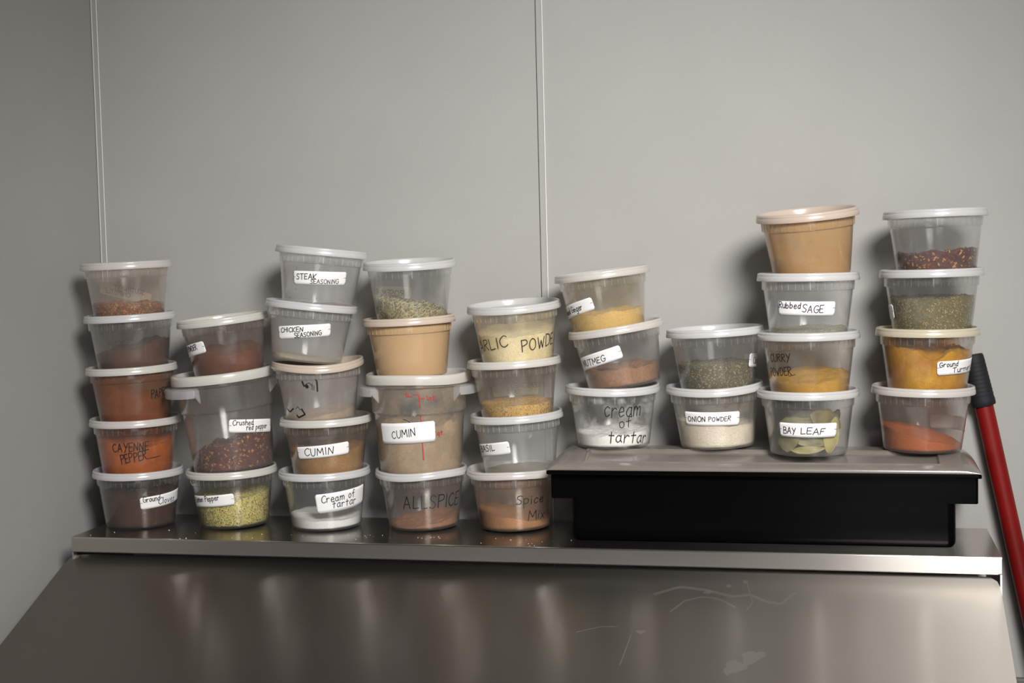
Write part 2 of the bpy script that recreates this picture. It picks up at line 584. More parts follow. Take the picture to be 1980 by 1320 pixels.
# ------------------------------------------------------------------ hand lettering (single strokes on a 10-high grid)
G = {
 'A': (6, '0,0 3,10 6,0;1,3.5 5,3.8'), 'B': (5, '0,0 0,10;~0,10 3.6,9.4 3.8,6.3 0,5.3;~0,5.3 4.8,4.6 4.8,0.8 0,0'),
 'C': (5.5, '~5.4,8.6 3.6,10 1,8 .1,5 1,1.5 3.4,0 5.8,1.6'), 'D': (5.5, '0,0 0,10;~0,10 4.2,8.8 5.4,5 4.2,1.2 0,0'),
 'E': (4.6, '4.8,10 0,9.8 0,0 4.8,.3;0,5 3.8,5.2'), 'F': (4.6, '4.8,10 0,9.6 0,0;0,5 3.8,5.2'),
 'G': (6, '~5.4,8.6 3.4,10 .9,8 .1,5 1,1.4 3.4,0 5.8,1.6 5.8,4.4;6.4,4.5 3.4,4.3'), 'H': (5, '0,0 .2,10;5,0 5,10;0,5 5,5.2'),
 'I': (1, '.5,0 .5,10'), 'K': (5, '0,0 0,10;5,10 0,4.4 5,0'), 'L': (4.6, '0,10 .2,.2 4.8,.6'), 'M': (7, '0,0 .8,10 3.5,3 6.2,10 7,0'),
 'N': (5.4, '0,0 .3,9.6 4.8,.4 5.2,10'), 'O': (6, '~3,10 .8,8.3 .1,5 .9,1.6 3,0 5.2,1.7 5.9,5 5.1,8.4 3,10'), 'P': (5, '.2,0 .2,10;~0,9.8 4.2,9.6 4.6,6.4 .2,4.8'),
 'R': (5.2, '.2,0 .2,10;~0,9.8 4.2,9.6 4.4,6.6 .2,5;1.2,5 5.2,0'), 'S': (5, '~5,8.8 3,10 .7,8.6 1.2,6 4,4.3 4.6,1.8 2.6,0 0,1'),
 'T': (6, '0,9.8 6,10;3,10 2.9,0'), 'U': (5.4, '~0,10 .2,3 1.6,.1 3.8,.3 5,3 5.2,10'), 'V': (5, '0,10 2.6,0 5,10'), 'W': (7.4, '0,10 2,0 3.7,7 5.4,0 7.4,10'),
 'X': (5, '0,0 5,10;0,10 5,0'), 'Y': (5.6, '0,10 2.8,5;5.6,10 1.6,-1'),
 'a': (4.8, '~4,5.2 2,6 .4,4 .4,1.5 2,.1 3.8,2;~4,6 4,2 5,.2'), 'b': (4.6, '0,10 0,0;~0,4.4 2.4,6 4.2,3.2 2.4,0 0,1'), 'c': (4.2, '~4,5 2.2,6 .3,3.3 1.6,0 4.2,1.2'),
 'd': (4.6, '~4,4.8 2,6 .3,3 1.6,0 4,1.8;4.1,10 4,0'), 'e': (4.4, '~.4,3 3.8,3.5 3.3,5.6 1.8,6 .3,3 1.6,0 4.4,1.2'), 'f': (3.8, '~4.2,9 3,10 2,8.4 1.9,0;0,5.6 4,5.8'),
 'g': (4.6, '~4,5.2 2,6 .4,4 .4,1.5 2,.3 4,2;~4,6 4,-2 2.2,-4 .2,-3'), 'h': (4.2, '0,10 0,0;~0,3.4 2,6 4,4.4 4,0'), 'i': (1, '.5,6 .5,0;.5,8 .6,8.5'),
 'l': (1, '.5,10 .5,0'), 'm': (6.2, '0,6 0,0;~0,3.6 1.6,6 3,4.5 3,0;~3,3.6 4.7,6 6,4.5 6.1,0'), 'n': (4.2, '0,6 0,0;~0,3.6 2,6 4,4.4 4.1,0'),
 'o': (4.2, '~2,6 .4,4.8 .2,3 .6,1.2 2,0 3.6,1.2 4,3 3.6,4.9 2,6'), 'p': (4.4, '0,6 0,-4;~0,4.4 2.4,6 4.2,3.2 2.4,0 0,1'), 'q': (4.4, '~4,5 2,6 .4,4 .4,1.5 2,.3 4,2;4.1,6 4.1,-4'),
 'r': (3.6, '0,6 0,0;~0,3.4 1.8,6 3.6,5.2'), 's': (3.6, '~3.5,5.2 1.8,6 .4,4.7 3.2,2.1 1.8,0 0,.9'), 't': (3.8, '1.9,9 1.8,0;0,6 4,6.2'), 'u': (4.4, '~0,6 .1,2 1.5,0 3.2,.6 4,2.5;4,6 4.2,0'),
 'v': (4, '0,6 2,0 4,6'), 'x': (4, '0,6 4,0;4,6 0,0'), '1': (2, '0,8 1.8,10 1.8,0'), '2': (4.6, '~0,8 2,10 4,8.4 3,5 0,0;0,0 4.6,0'), '.': (.8, '.2,.2 .5,.2'), ' ': (3.2, ''),
}


def smooth(pts):
    out = []
    n = len(pts)
    for i in range(n - 1):
        p0, p1, p2, p3 = pts[max(0, i - 1)], pts[i], pts[i + 1], pts[min(n - 1, i + 2)]
        for k in range(5):
            t = k / 5
            out.append(tuple(0.5 * (2 * b + (c - a) * t + (2 * a - 5 * b + 4 * c - d) * t * t + (3 * b - a - 3 * c + d) * t ** 3) for a, b, c, d in zip(p0, p1, p2, p3)))
    out.append(pts[-1])
    return out


def text_strokes(s, jit):
    """polylines on a grid where capitals are 10 high; returns strokes and total width"""
    x, res = 0.0, []
    for ch in s:
        w, spec = G[ch]
        dy, sc = random.uniform(-.5, .5) * jit, 1 + random.uniform(-.06, .06) * jit
        sl = 0.08 * jit + random.uniform(-.05, .05) * jit
        for st in spec.split(';'):
            if not st:
                continue
            sm = st.startswith('~')
            pts = [tuple(float(v) for v in p.split(',')) for p in st.lstrip('~').split()]
            pts = [(px + random.uniform(-.12, .12) * jit, py + random.uniform(-.15, .15) * jit) for px, py in pts]
            if sm:
                pts = smooth(pts)
            res.append([(x + (px + py * sl) * sc, py * sc + dy) for px, py in pts])
        x += w + 1.9
    return res, x - 1.9


def ribbon(stroke, w, V2, F2):
    """flat ribbon with round joints in the plane"""
    pts = [stroke[0]]
    for p in stroke[1:]:
        a = pts[-1]
        d = math.hypot(p[0] - a[0], p[1] - a[1])
        n = max(1, int(d / 1.6))
        for k in range(1, n + 1):
            pts.append((a[0] + (p[0] - a[0]) * k / n, a[1] + (p[1] - a[1]) * k / n))
    for a, b in zip(pts, pts[1:]):
        dx, dy = b[0] - a[0], b[1] - a[1]
        l = math.hypot(dx, dy)
        if l < 1e-6:
            continue
        nx, ny = -dy / l * w / 2, dx / l * w / 2
        k = len(V2)
        V2 += [(a[0] + nx, a[1] + ny), (a[0] - nx, a[1] - ny), (b[0] - nx, b[1] - ny), (b[0] + nx, b[1] + ny)]
        F2.append((k, k + 1, k + 2, k + 3))
    for a in pts[::2] + [pts[-1]]:
        k = len(V2)
        V2 += [(a[0] + w / 2 * math.cos(t * math.pi / 4), a[1] + w / 2 * math.sin(t * math.pi / 4)) for t in range(8)]
        F2.append(tuple(range(k, k + 8)))


# ------------------------------------------------------------------ tub geometry
def rad(z, k):
    if k == 's':
        return 44.4 + (z - 2) * (51.0 - 44.4) / 52.0
    if z < 78:
        return 51.6 + z * (57.2 - 51.6) / 78.0
    return 59.6 + (z - 78) * 0.03


REF = {'s': 48.0, 'b': 56.0}


def surf(s, z, k, off):
    a = s / REF[k]
    r = rad(z, k) + off
    return (r * math.sin(a), -r * math.cos(a), z)


CUP_S = [(0, 1.0), (37, 1.0), (40.5, 0), (42.6, 0.1), (43.8, 1.0), (44.4, 2.4), (51.0, 54), (51.2, 54.6), (52.4, 55.0), (52.7, 55.6), (53.0, 64.8), (54.2, 65.3), (56.9, 66.2), (57.0, 69.5), (55.6, 70.0),
         (54.9, 69.0), (54.6, 66.9), (52.2, 65.6), (51.8, 64.8), (51.6, 56.4), (50.3, 55.0), (50.1, 54.2), (43.5, 3.2), (42.2, 1.9), (40, 1.7), (0, 1.8)]
LID_S = [(0, 66.8), (52.4, 66.8), (53.4, 67.4), (54.1, 72.8), (54.7, 74.4), (55.8, 75.1), (57.0, 74.9), (57.9, 74.0), (58.2, 72.6), (57.9, 71.6), (58.5, 70.8), (59.0, 66.6), (58.7, 65.8), (57.9, 65.9),
         (57.5, 69.9), (57.2, 73.3), (56.0, 74.2), (55.2, 73.6), (54.6, 68.0), (53.8, 66.1), (0, 66.0)]
CUP_B = [(0, 1.2), (44, 1.2), (47.5, 0), (49.8, 0.2), (51.0, 1.4), (51.6, 3), (57.0, 77), (57.6, 78.4), (59.2, 79.2), (59.6, 80.6), (60.6, 110), (61.5, 112), (64.4, 113), (64.4, 117), (62.8, 117.6),
         (61.4, 116.4), (59.6, 112), (58.6, 81), (57.6, 79.6), (56.0, 78), (50.6, 4), (49.0, 2.4), (46, 2.0), (0, 2.2)]
LID_B = [(0, 119.2), (57, 119.2), (58.4, 120), (59.3, 125.6), (60.3, 127.6), (62, 128.2), (64.6, 128.0), (66.0, 126.8), (66.4, 124), (67.0, 117), (66.6, 116), (65.6, 116.2),
         (65.2, 124), (64.2, 126.8), (62, 127.2), (60.6, 126.2), (60.0, 120), (58.6, 118.2), (0, 118.2)]


def lid_warp(n, V):
    """A few lids are bent: pushed up or down around the rim."""
    w = {'C3': (3.2, 190, 2), 'D4': (0.9, 60, 3), 'E4': (1.0, 30, 3), 'G2': (1.6, 5, 2), 'D3': (0.8, 250, 3), 'F3': (1.0, 200, 2)}.get(n)
    if not w:
        return V
    a0, ph, kk = w
    res = []
    for x, y, z in V:
        r = math.hypot(x, y)
        t = max(0, min(1, (r - 50) / 8))
        res.append((x, y, z + a0 * t * math.cos(kk * (math.atan2(y, x) - R(ph)))))
    return res


def ribs(V, F):
    n = 40
    for i in range(n):
        a = 2 * math.pi * (i + 0.3) / n
        wide = 0.62 if i % 3 else 1.1
        k = len(V)
        for z, r in ((55.7, 52.75), (64.7, 53.05)):
            for dr, sgn in ((-0.2, -1), (-0.2, 1), (0.4, 1), (0.4, -1)):
                b = a + sgn * wide / 2 / 53
                V.append(((r + dr) * math.cos(b), (r + dr) * math.sin(b), z))
        F += [(k, k + 1, k + 2, k + 3), (k + 7, k + 6, k + 5, k + 4)] + [(k + i2, k + 4 + i2, k + 4 + (i2 + 1) % 4, k + (i2 + 1) % 4) for i2 in range(4)]


def handle(V, F, phi):
    """pulled-out ear: a flat arc, a turned-down lip and two gussets"""
    half, n = R(38), 22
    def P(a, r, z):
        return (r * math.sin(a), -r * math.cos(a), z)
    sect = [(60.0, 111), (60.0, 113), (73.4, 113), (75.4, 111.8), (76, 109.5), (76, 101.5), (74.2, 101.5), (74.0, 109.4), (72.6, 111)]
    k0 = len(V)
    for i in range(n + 1):
        a = phi - half + 2 * half * i / n
        e = min(1.0, min(i, n - i) / 3.5)
        pull = 1 - 0.3 * (1 - e) ** 2
        for r, z in sect:
            V.append(P(a, 60 + (r - 60) * pull, z))
    m = len(sect)
    for i in range(n):
        for j in range(m):
            F.append((k0 + i * m + j, k0 + i * m + (j + 1) % m, k0 + (i + 1) * m + (j + 1) % m, k0 + (i + 1) * m + j))
    F.append(tuple(k0 + j for j in range(m)))
    F.append(tuple(k0 + n * m + j for j in range(m))[::-1])
    for sgn in (-1, 1):
        a = phi + sgn * half
        k = len(V)
        for da in (-0.9 / 60, 0.9 / 60):
            V += [P(a + da, 59.8, 111), P(a + da, 70, 111), P(a + da, 70, 104), P(a + da, 59.8, 93)]
        F += [(k, k + 1, k + 2, k + 3), (k + 7, k + 6, k + 5, k + 4)] + [(k + j, k + 4 + j, k + 4 + (j + 1) % 4, k + (j + 1) % 4) for j in range(4)]


def tub_matrix(X, Y, Z, turn, th, pt):
    b = Vector((X, Y, Z))
    fw = Vector((-math.sin(R(turn)), math.cos(R(turn)), 0))
    rt = Vector((fw.y, -fw.x, 0))
    th, pt = R(th), R(pt)
    u = Vector((0, 0, 1)) * math.cos(th) + rt * math.sin(th)
    u = (u * math.cos(pt) - fw * math.sin(pt)).normalized()
    r2 = (rt - u * rt.dot(u)).normalized()
    f2 = u.cross(r2)
    mt = Matrix((r2, f2, u)).transposed().to_4x4()
    mt.translation = b * MM
    return mt


def flat_to_surf(V2, k, off, org=(0, 0), ang=0.0):
    c, s = math.cos(ang), math.sin(ang)
    return [surf(org[0] + x * c - y * s, org[1] + x * s + y * c, k, off) for x, y in V2]


def sticker(par, k, st, texts, back=False):
    ax_, az, bx, bz, h = st
    Wd = math.hypot(bx - ax_, bz - az)
    ang = math.atan2(bz - az, bx - ax_)
    org = ((ax_ + bx) / 2, (az + bz) / 2)
    nxs = [-Wd / 2 + Wd * i / 40 for i in range(41)]
    rr = 2.0
    V, F, I = [], [], []
    rows = []
    for x in nxs:
        d = min(x + Wd / 2, Wd / 2 - x)
        cut = 0 if d >= rr else rr - math.sqrt(max(0.0, rr * rr - (rr - d) ** 2))
        hh = h / 2 - cut
        rows.append([(x, hh * t) for t in (-1, -.66, -.33, 0, .33, .66, 1)])
    for off in (0.30, 0.12):
        for row in rows:
            V += flat_to_surf(row, k, off, org, ang)
    n, m = len(rows), 7
    for layer in (0, 1):
        b0 = layer * n * m
        for i in range(n - 1):
            for j in range(m - 1):
                q = (b0 + i * m + j, b0 + (i + 1) * m + j, b0 + (i + 1) * m + j + 1, b0 + i * m + j + 1)
                F.append(q if layer == 0 else q[::-1])
                I.append(0)
    rim = [i * m for i in range(n)] + [(n - 1) * m + j for j in range(1, m)] + [i * m + m - 1 for i in range(n - 2, -1, -1)] + [j for j in range(m - 2, 0, -1)]
    for a, b in zip(rim, rim[1:] + rim[:1]):
        F.append((a, a + n * m, b + n * m, b))
        I.append(0)
    # little blue cutting ticks on both ends
    if h < 19 and not back:
        for sx in (-1, 1):
            V2, F2 = [], []
            ribbon([(sx * (Wd / 2 - .3), .6), (sx * (Wd / 2 - 3.2), .6)], 0.55, V2, F2)
            b0 = len(V)
            V += flat_to_surf(V2, k, 0.40, org, ang)
            F += [tuple(b0 + i for i in f) for f in F2]
            I += [2] * len(F2)
    for t in texts:
        V2, F2 = lettering(t)
        for off in ((0.42, 0.05) if back else (0.45,)):
            b0 = len(V)
            V += flat_to_surf(V2, k, off)
            F += [tuple(b0 + i for i in f) for f in F2]
            I += [1] * len(F2)
    o = mesh_obj('sticker', V, F, [M_BACKPAPER if back else M_PAPER, M_INK2 if back else M_INK, M_BLUE], par, I, smooth=True)
    o['label'] = 'paper sticker on the far side' if back else 'white handwritten sticker'
    return o


def lettering(t):
    s, x0, z0, x1, z1, cap, mode = t
    jit = 1.0
    wid = None
    if s.startswith('*'):
        s, jit = s[1:], 0.0
    strokes, width = text_strokes(s, jit)
    L = math.hypot(x1 - x0, z1 - z0)
    ang = math.atan2(z1 - z0, x1 - x0)
    sy = cap / 10
    sx = L / width if mode == 'f' else sy * 0.85
    sx = max(0.45 * sy, min(2.2 * sy, sx))
    if mode == 'e':
        org = (x1 - width * sx * math.cos(ang), z1 - width * sx * math.sin(ang))
    else:
        org = (x0, z0)
    w = (1.0 if jit == 0 else 0.92 if cap < 9 else 1.0 if cap < 13 else 1.1) * (1.0 if cap > 5.5 else 0.85)
    V2, F2 = [], []
    for st in strokes:
        ribbon([(px * sx, py * sy) for px, py in st], w, V2, F2)
    c, sn = math.cos(ang), math.sin(ang)
    V2 = [(org[0] + x * c - y * sn, org[1] + x * sn + y * c) for x, y in V2]
    return V2, F2


def build_tub(n, spec, info):
    X, Y, Z, turn, th, pt, k, sts, txs, lns = spec
    label, haze, dust, amount, lo, hi, lidcol, lidhaze = info
    root = empty('storage_tub' if k == 'b' else 'deli_tub')
    root.matrix_world = tub_matrix(X, Y, Z, turn, th, pt)
    tag(root, label, 'tub', 'clear plastic spice tubs')
    seed = sum(ord(c) for c in n)
    cm = plastic('tub_plastic_' + n, haze * 1.35, (0.98, 0.975, 0.97, 1), dust, amount * 0.7, lo, hi, 40 if k == 's' else 22, seed, fwd=0.6 if n in ('C1', 'C2', 'C3', 'E3', 'H2') else 0.8)
    V, F = lathe(CUP_S if k == 's' else CUP_B, 96)
    if k == 's':
        ribs(V, F)
    else:
        pass
    sharp(mesh_obj('cup', V, F, cm, root), 50)
    if k == 'b':
        for ph in ((-70, 110) if n == 'B2' else (-95, 85)):
            HV, HF = [], []
            handle(HV, HF, R(ph))
            sharp(mesh_obj('handle', HV, HF, M_HANDLE, root), 40)
    lm = plastic('lid_plastic_' + n, lidhaze + 0.12, tuple(min(1.0, v * 1.12) for v in lidcol[:3]) + (1,), None, gloss_rough=0.22, edge=0.2, f0=0.05)
    V, F = lathe(LID_S if k == 's' else LID_B, 96)
    sharp(mesh_obj('lid', lid_warp(n, V), F, lm, root), 50)
    back = n in ('A1', 'D1', 'E2')
    onst = [t for t in txs if not t[0].startswith('*')] if sts else []
    if sts:
        sticker(root, k, sts[0], onst, back)
    oncup = [t for t in txs if t not in onst]
    V, F, I = [], [], []
    for t in oncup:
        V2, F2 = lettering(t)
        b0 = len(V)
        V += flat_to_surf(V2, k, 0.10)
        F += [tuple(b0 + i for i in f) for f in F2]
        I += [1 if t[0].startswith('*') else 2 if n == 'A2' else 0] * len(F2)
    for ln in lns:
        V2, F2 = [], []
        ribbon(list(ln[1:]), {'k': 0.7, 'k2': 2.0, 'k3': 4.0, 'r': 1.2}[ln[0]], V2, F2)
        b0 = len(V)
        V += flat_to_surf(V2, k, 0.10)
        F += [tuple(b0 + i for i in f) for f in F2]
        I += [1 if ln[0] == 'r' else 0] * len(F2)
    if n == 'C3':
        for part in (lns[:6], lns[6:]):
            V, F = [], []
            for ln in part:
                V2, F2 = [], []
                ribbon(list(ln[1:]), {'k': 0.7, 'k2': 2.0, 'k3': 4.0}[ln[0]], V2, F2)
                b0 = len(V)
                V += flat_to_surf(V2, k, 0.10)
                F += [tuple(b0 + i for i in f) for f in F2]
            mesh_obj('marker_smudge', V, F, M_INK, root)
        V = []
    if V:
        # two written things of different colour on one tub stay apart
        for mi, nm in ((0, 'handwriting'), (1, 'volume_marks'), (2, 'handwriting')):
            ff = [f for f, i in zip(F, I) if i == mi]
            if ff:
                used = sorted({v for f in ff for v in f})
                mp = {v: i for i, v in enumerate(used)}
                mesh_obj(nm, [V[v] for v in used], [tuple(mp[v] for v in f) for f in ff], (M_INK, M_REDINK, M_INK2)[mi], root)
    return root


# ------------------------------------------------------------------ spice fillings
def inner(z, k):
    r = rad(max(z, 3.2), k) - (1.2 if k == 's' else 1.6)
    zf = 3.9 if k == 's' else 4.6
    return r if z > zf else r - 0.35 - (zf - z) * 1.15


def heap(k, zl, zr, back, rough, seed, dome=0.0, nth=180, nr=30, nz=14, front_dip=0.0, inset=0.0):
    """Returns verts, faces and the top function of a heap filling the tub's bottom."""
    zb = 2.4
    Rt = inner((zl + zr) / 2, k)

    def top(x, y):
        u, v = x / Rt, y / Rt
        z = (zl + zr) / 2 + (zr - zl) / 2 * u + back / 2 * v
        z += dome * (1 - min(1, u * u + v * v))
        z += front_dip * math.exp(-((u - 0.1) ** 2 + (v + 0.9) ** 2) / 0.15)
        p = Vector((x * 0.05 + seed, y * 0.05, seed * 0.37))
        z += rough * (mnoise.noise(p) + 0.45 * mnoise.noise(p * 2.3)) + min(1.1, 0.28 * rough) * mnoise.noise(p * 6.1) + min(0.5, 0.12 * rough) * mnoise.noise(p * 13.0)
        return max(zb + 0.6, min(z, 63 if k == 's' else 110))
    V, F = [], []
    zt = []
    for i in range(nth):
        a = 2 * math.pi * i / nth
        z = top(Rt * math.cos(a), Rt * math.sin(a))
        for _ in range(2):
            r = inner(z, k)
            z = top(r * math.cos(a), r * math.sin(a))
        zt.append(z)
    V.append((0, 0, zb))
    for i in range(nth):
        a = 2 * math.pi * i / nth
        for j in range(nz + 1):
            z = zb + (zt[i] - zb) * j / nz
            r = inner(z, k) - inset
            V.append((r * math.cos(a), r * math.sin(a), z))
    c = lambda i, j: 1 + (i % nth) * (nz + 1) + j
    for i in range(nth):
        F.append((0, c(i + 1, 0), c(i, 0)))
        for j in range(nz):
            F.append((c(i, j), c(i + 1, j), c(i + 1, j + 1), c(i, j + 1)))
    base = len(V)
    for q in range(1, nr):
        for i in range(nth):
            a = 2 * math.pi * i / nth
            r = (inner(zt[i], k) - inset) * (1 - q / nr)
            x, y = r * math.cos(a), r * math.sin(a)
            V.append((x, y, top(x, y)))
    V.append((0, 0, top(0, 0)))
    t = lambda i, q: c(i, nz) if q == 0 else base + (q - 1) * nth + i % nth
    for q in range(nr - 1):
        for i in range(nth):
            F.append((t(i, q), t(i + 1, q), t(i + 1, q + 1), t(i, q + 1)))
    for i in range(nth):
        F.append((t(i, nr - 1), t(i + 1, nr - 1), len(V) - 1))
    return V, F, top, Rt


def flakes(V, F, I, k, top, Rt, count, lo, hi, aspect, thick, nm, topshare=0.5, wall=0, needle=False):
    for c in range(count + wall):
        a = random.uniform(0, 2 * math.pi)
        if c >= count:                       # bits clinging to the wall above the heap
            z = random.uniform(top(0, 0) + 2, 58)
            r = inner(z, k) - 0.5
        elif random.random() < topshare:
            r = Rt * math.sqrt(random.random()) * 0.97
            z = top(r * math.cos(a), r * math.sin(a)) + random.uniform(-.3, .6)
        else:
            ztop = top(Rt * math.cos(a), Rt * math.sin(a))
            z = random.uniform(3.5, max(4, ztop))
            r = inner(z, k) - random.uniform(0.15, 1.0)
        L = random.uniform(lo, hi)
        w = L * aspect * random.uniform(0.7, 1.3)
        pos = Vector((r * math.cos(a), r * math.sin(a), z))
        onside = c >= count or (r > inner(z, k) - 1.2 and z < top(r * math.cos(a), r * math.sin(a)) - .5)
        if onside:
            e1 = Vector((-math.sin(a), math.cos(a), 0))
            e2 = Vector((0, 0, 1))
            nn = Vector((math.cos(a), math.sin(a), 0))
        else:
            e1, e2, nn = Vector((1, 0, 0)), Vector((0, 1, 0)), Vector((0, 0, 1))
        t = random.uniform(0, math.pi)
        d1 = e1 * math.cos(t) + e2 * math.sin(t) + nn * random.uniform(-.12, .12 if onside else .5)
        d2 = nn.cross(d1).normalized()
        d1.normalize()
        d3 = d1.cross(d2)
        offs = [d1 * s1 * L + d2 * s2 * w + d3 * s3 * thick for s3 in (-.5, .5)
                for s1, s2 in ((-.5, -.3), (0, -.5), (.5, -.2), (.45, .35), (0, .5), (-.5, .25))]
        for _ in range(40):                  # keep every corner inside the tub
            out = 0.0
            for q in offs:
                p = pos + q
                out = max(out, math.hypot(p.x, p.y) - inner(p.z, k) + 0.06)
                if p.z < 2.3:
                    pos.z += 2.3 - p.z
            if out <= 0:
                break
            sc = max(0.0, 1 - (out + 0.03) / max(1.0, math.hypot(pos.x, pos.y)))
            pos.x *= sc
            pos.y *= sc
        b = len(V)
        V.extend(tuple(pos + q) for q in offs)
        F.append(tuple(b + i for i in range(6))[::-1])
        F.append(tuple(b + 6 + i for i in range(6)))
        for i in range(6):
            F.append((b + i, b + (i + 1) % 6, b + 6 + (i + 1) % 6, b + 6 + i))
        I.extend([1 + random.randrange(nm)] * 8)


def fill(n, spec, name, label, zl, zr, back, rough, mats, flake=None, dome=0.0, front_dip=0.0):
    X, Y, Z, turn, th, pt, k = spec[:7]
    V, F, top, Rt = heap(k, zl, zr, back, rough, sum(ord(c) for c in n) * 0.13, dome, front_dip=front_dip, inset=1.1 if flake else 0.0)
    I = [0] * len(F)
    if flake:
        flakes(V, F, I, k, top, Rt, nm=len(mats) - 1, **flake)
    o = mesh_obj(name, V, F, mats, None, I, smooth=True)
    o.data.set_sharp_from_angle(angle=R(60))
    o.matrix_world = tub_matrix(X, Y, Z, turn, th, pt)
    tag(o, label, 'spice', None, 'stuff')
    return o


M_HANDLE = plastic('handle_plastic', 0.30, (0.86, 0.86, 0.87, 1), None, gloss_rough=0.1, edge=0.3)

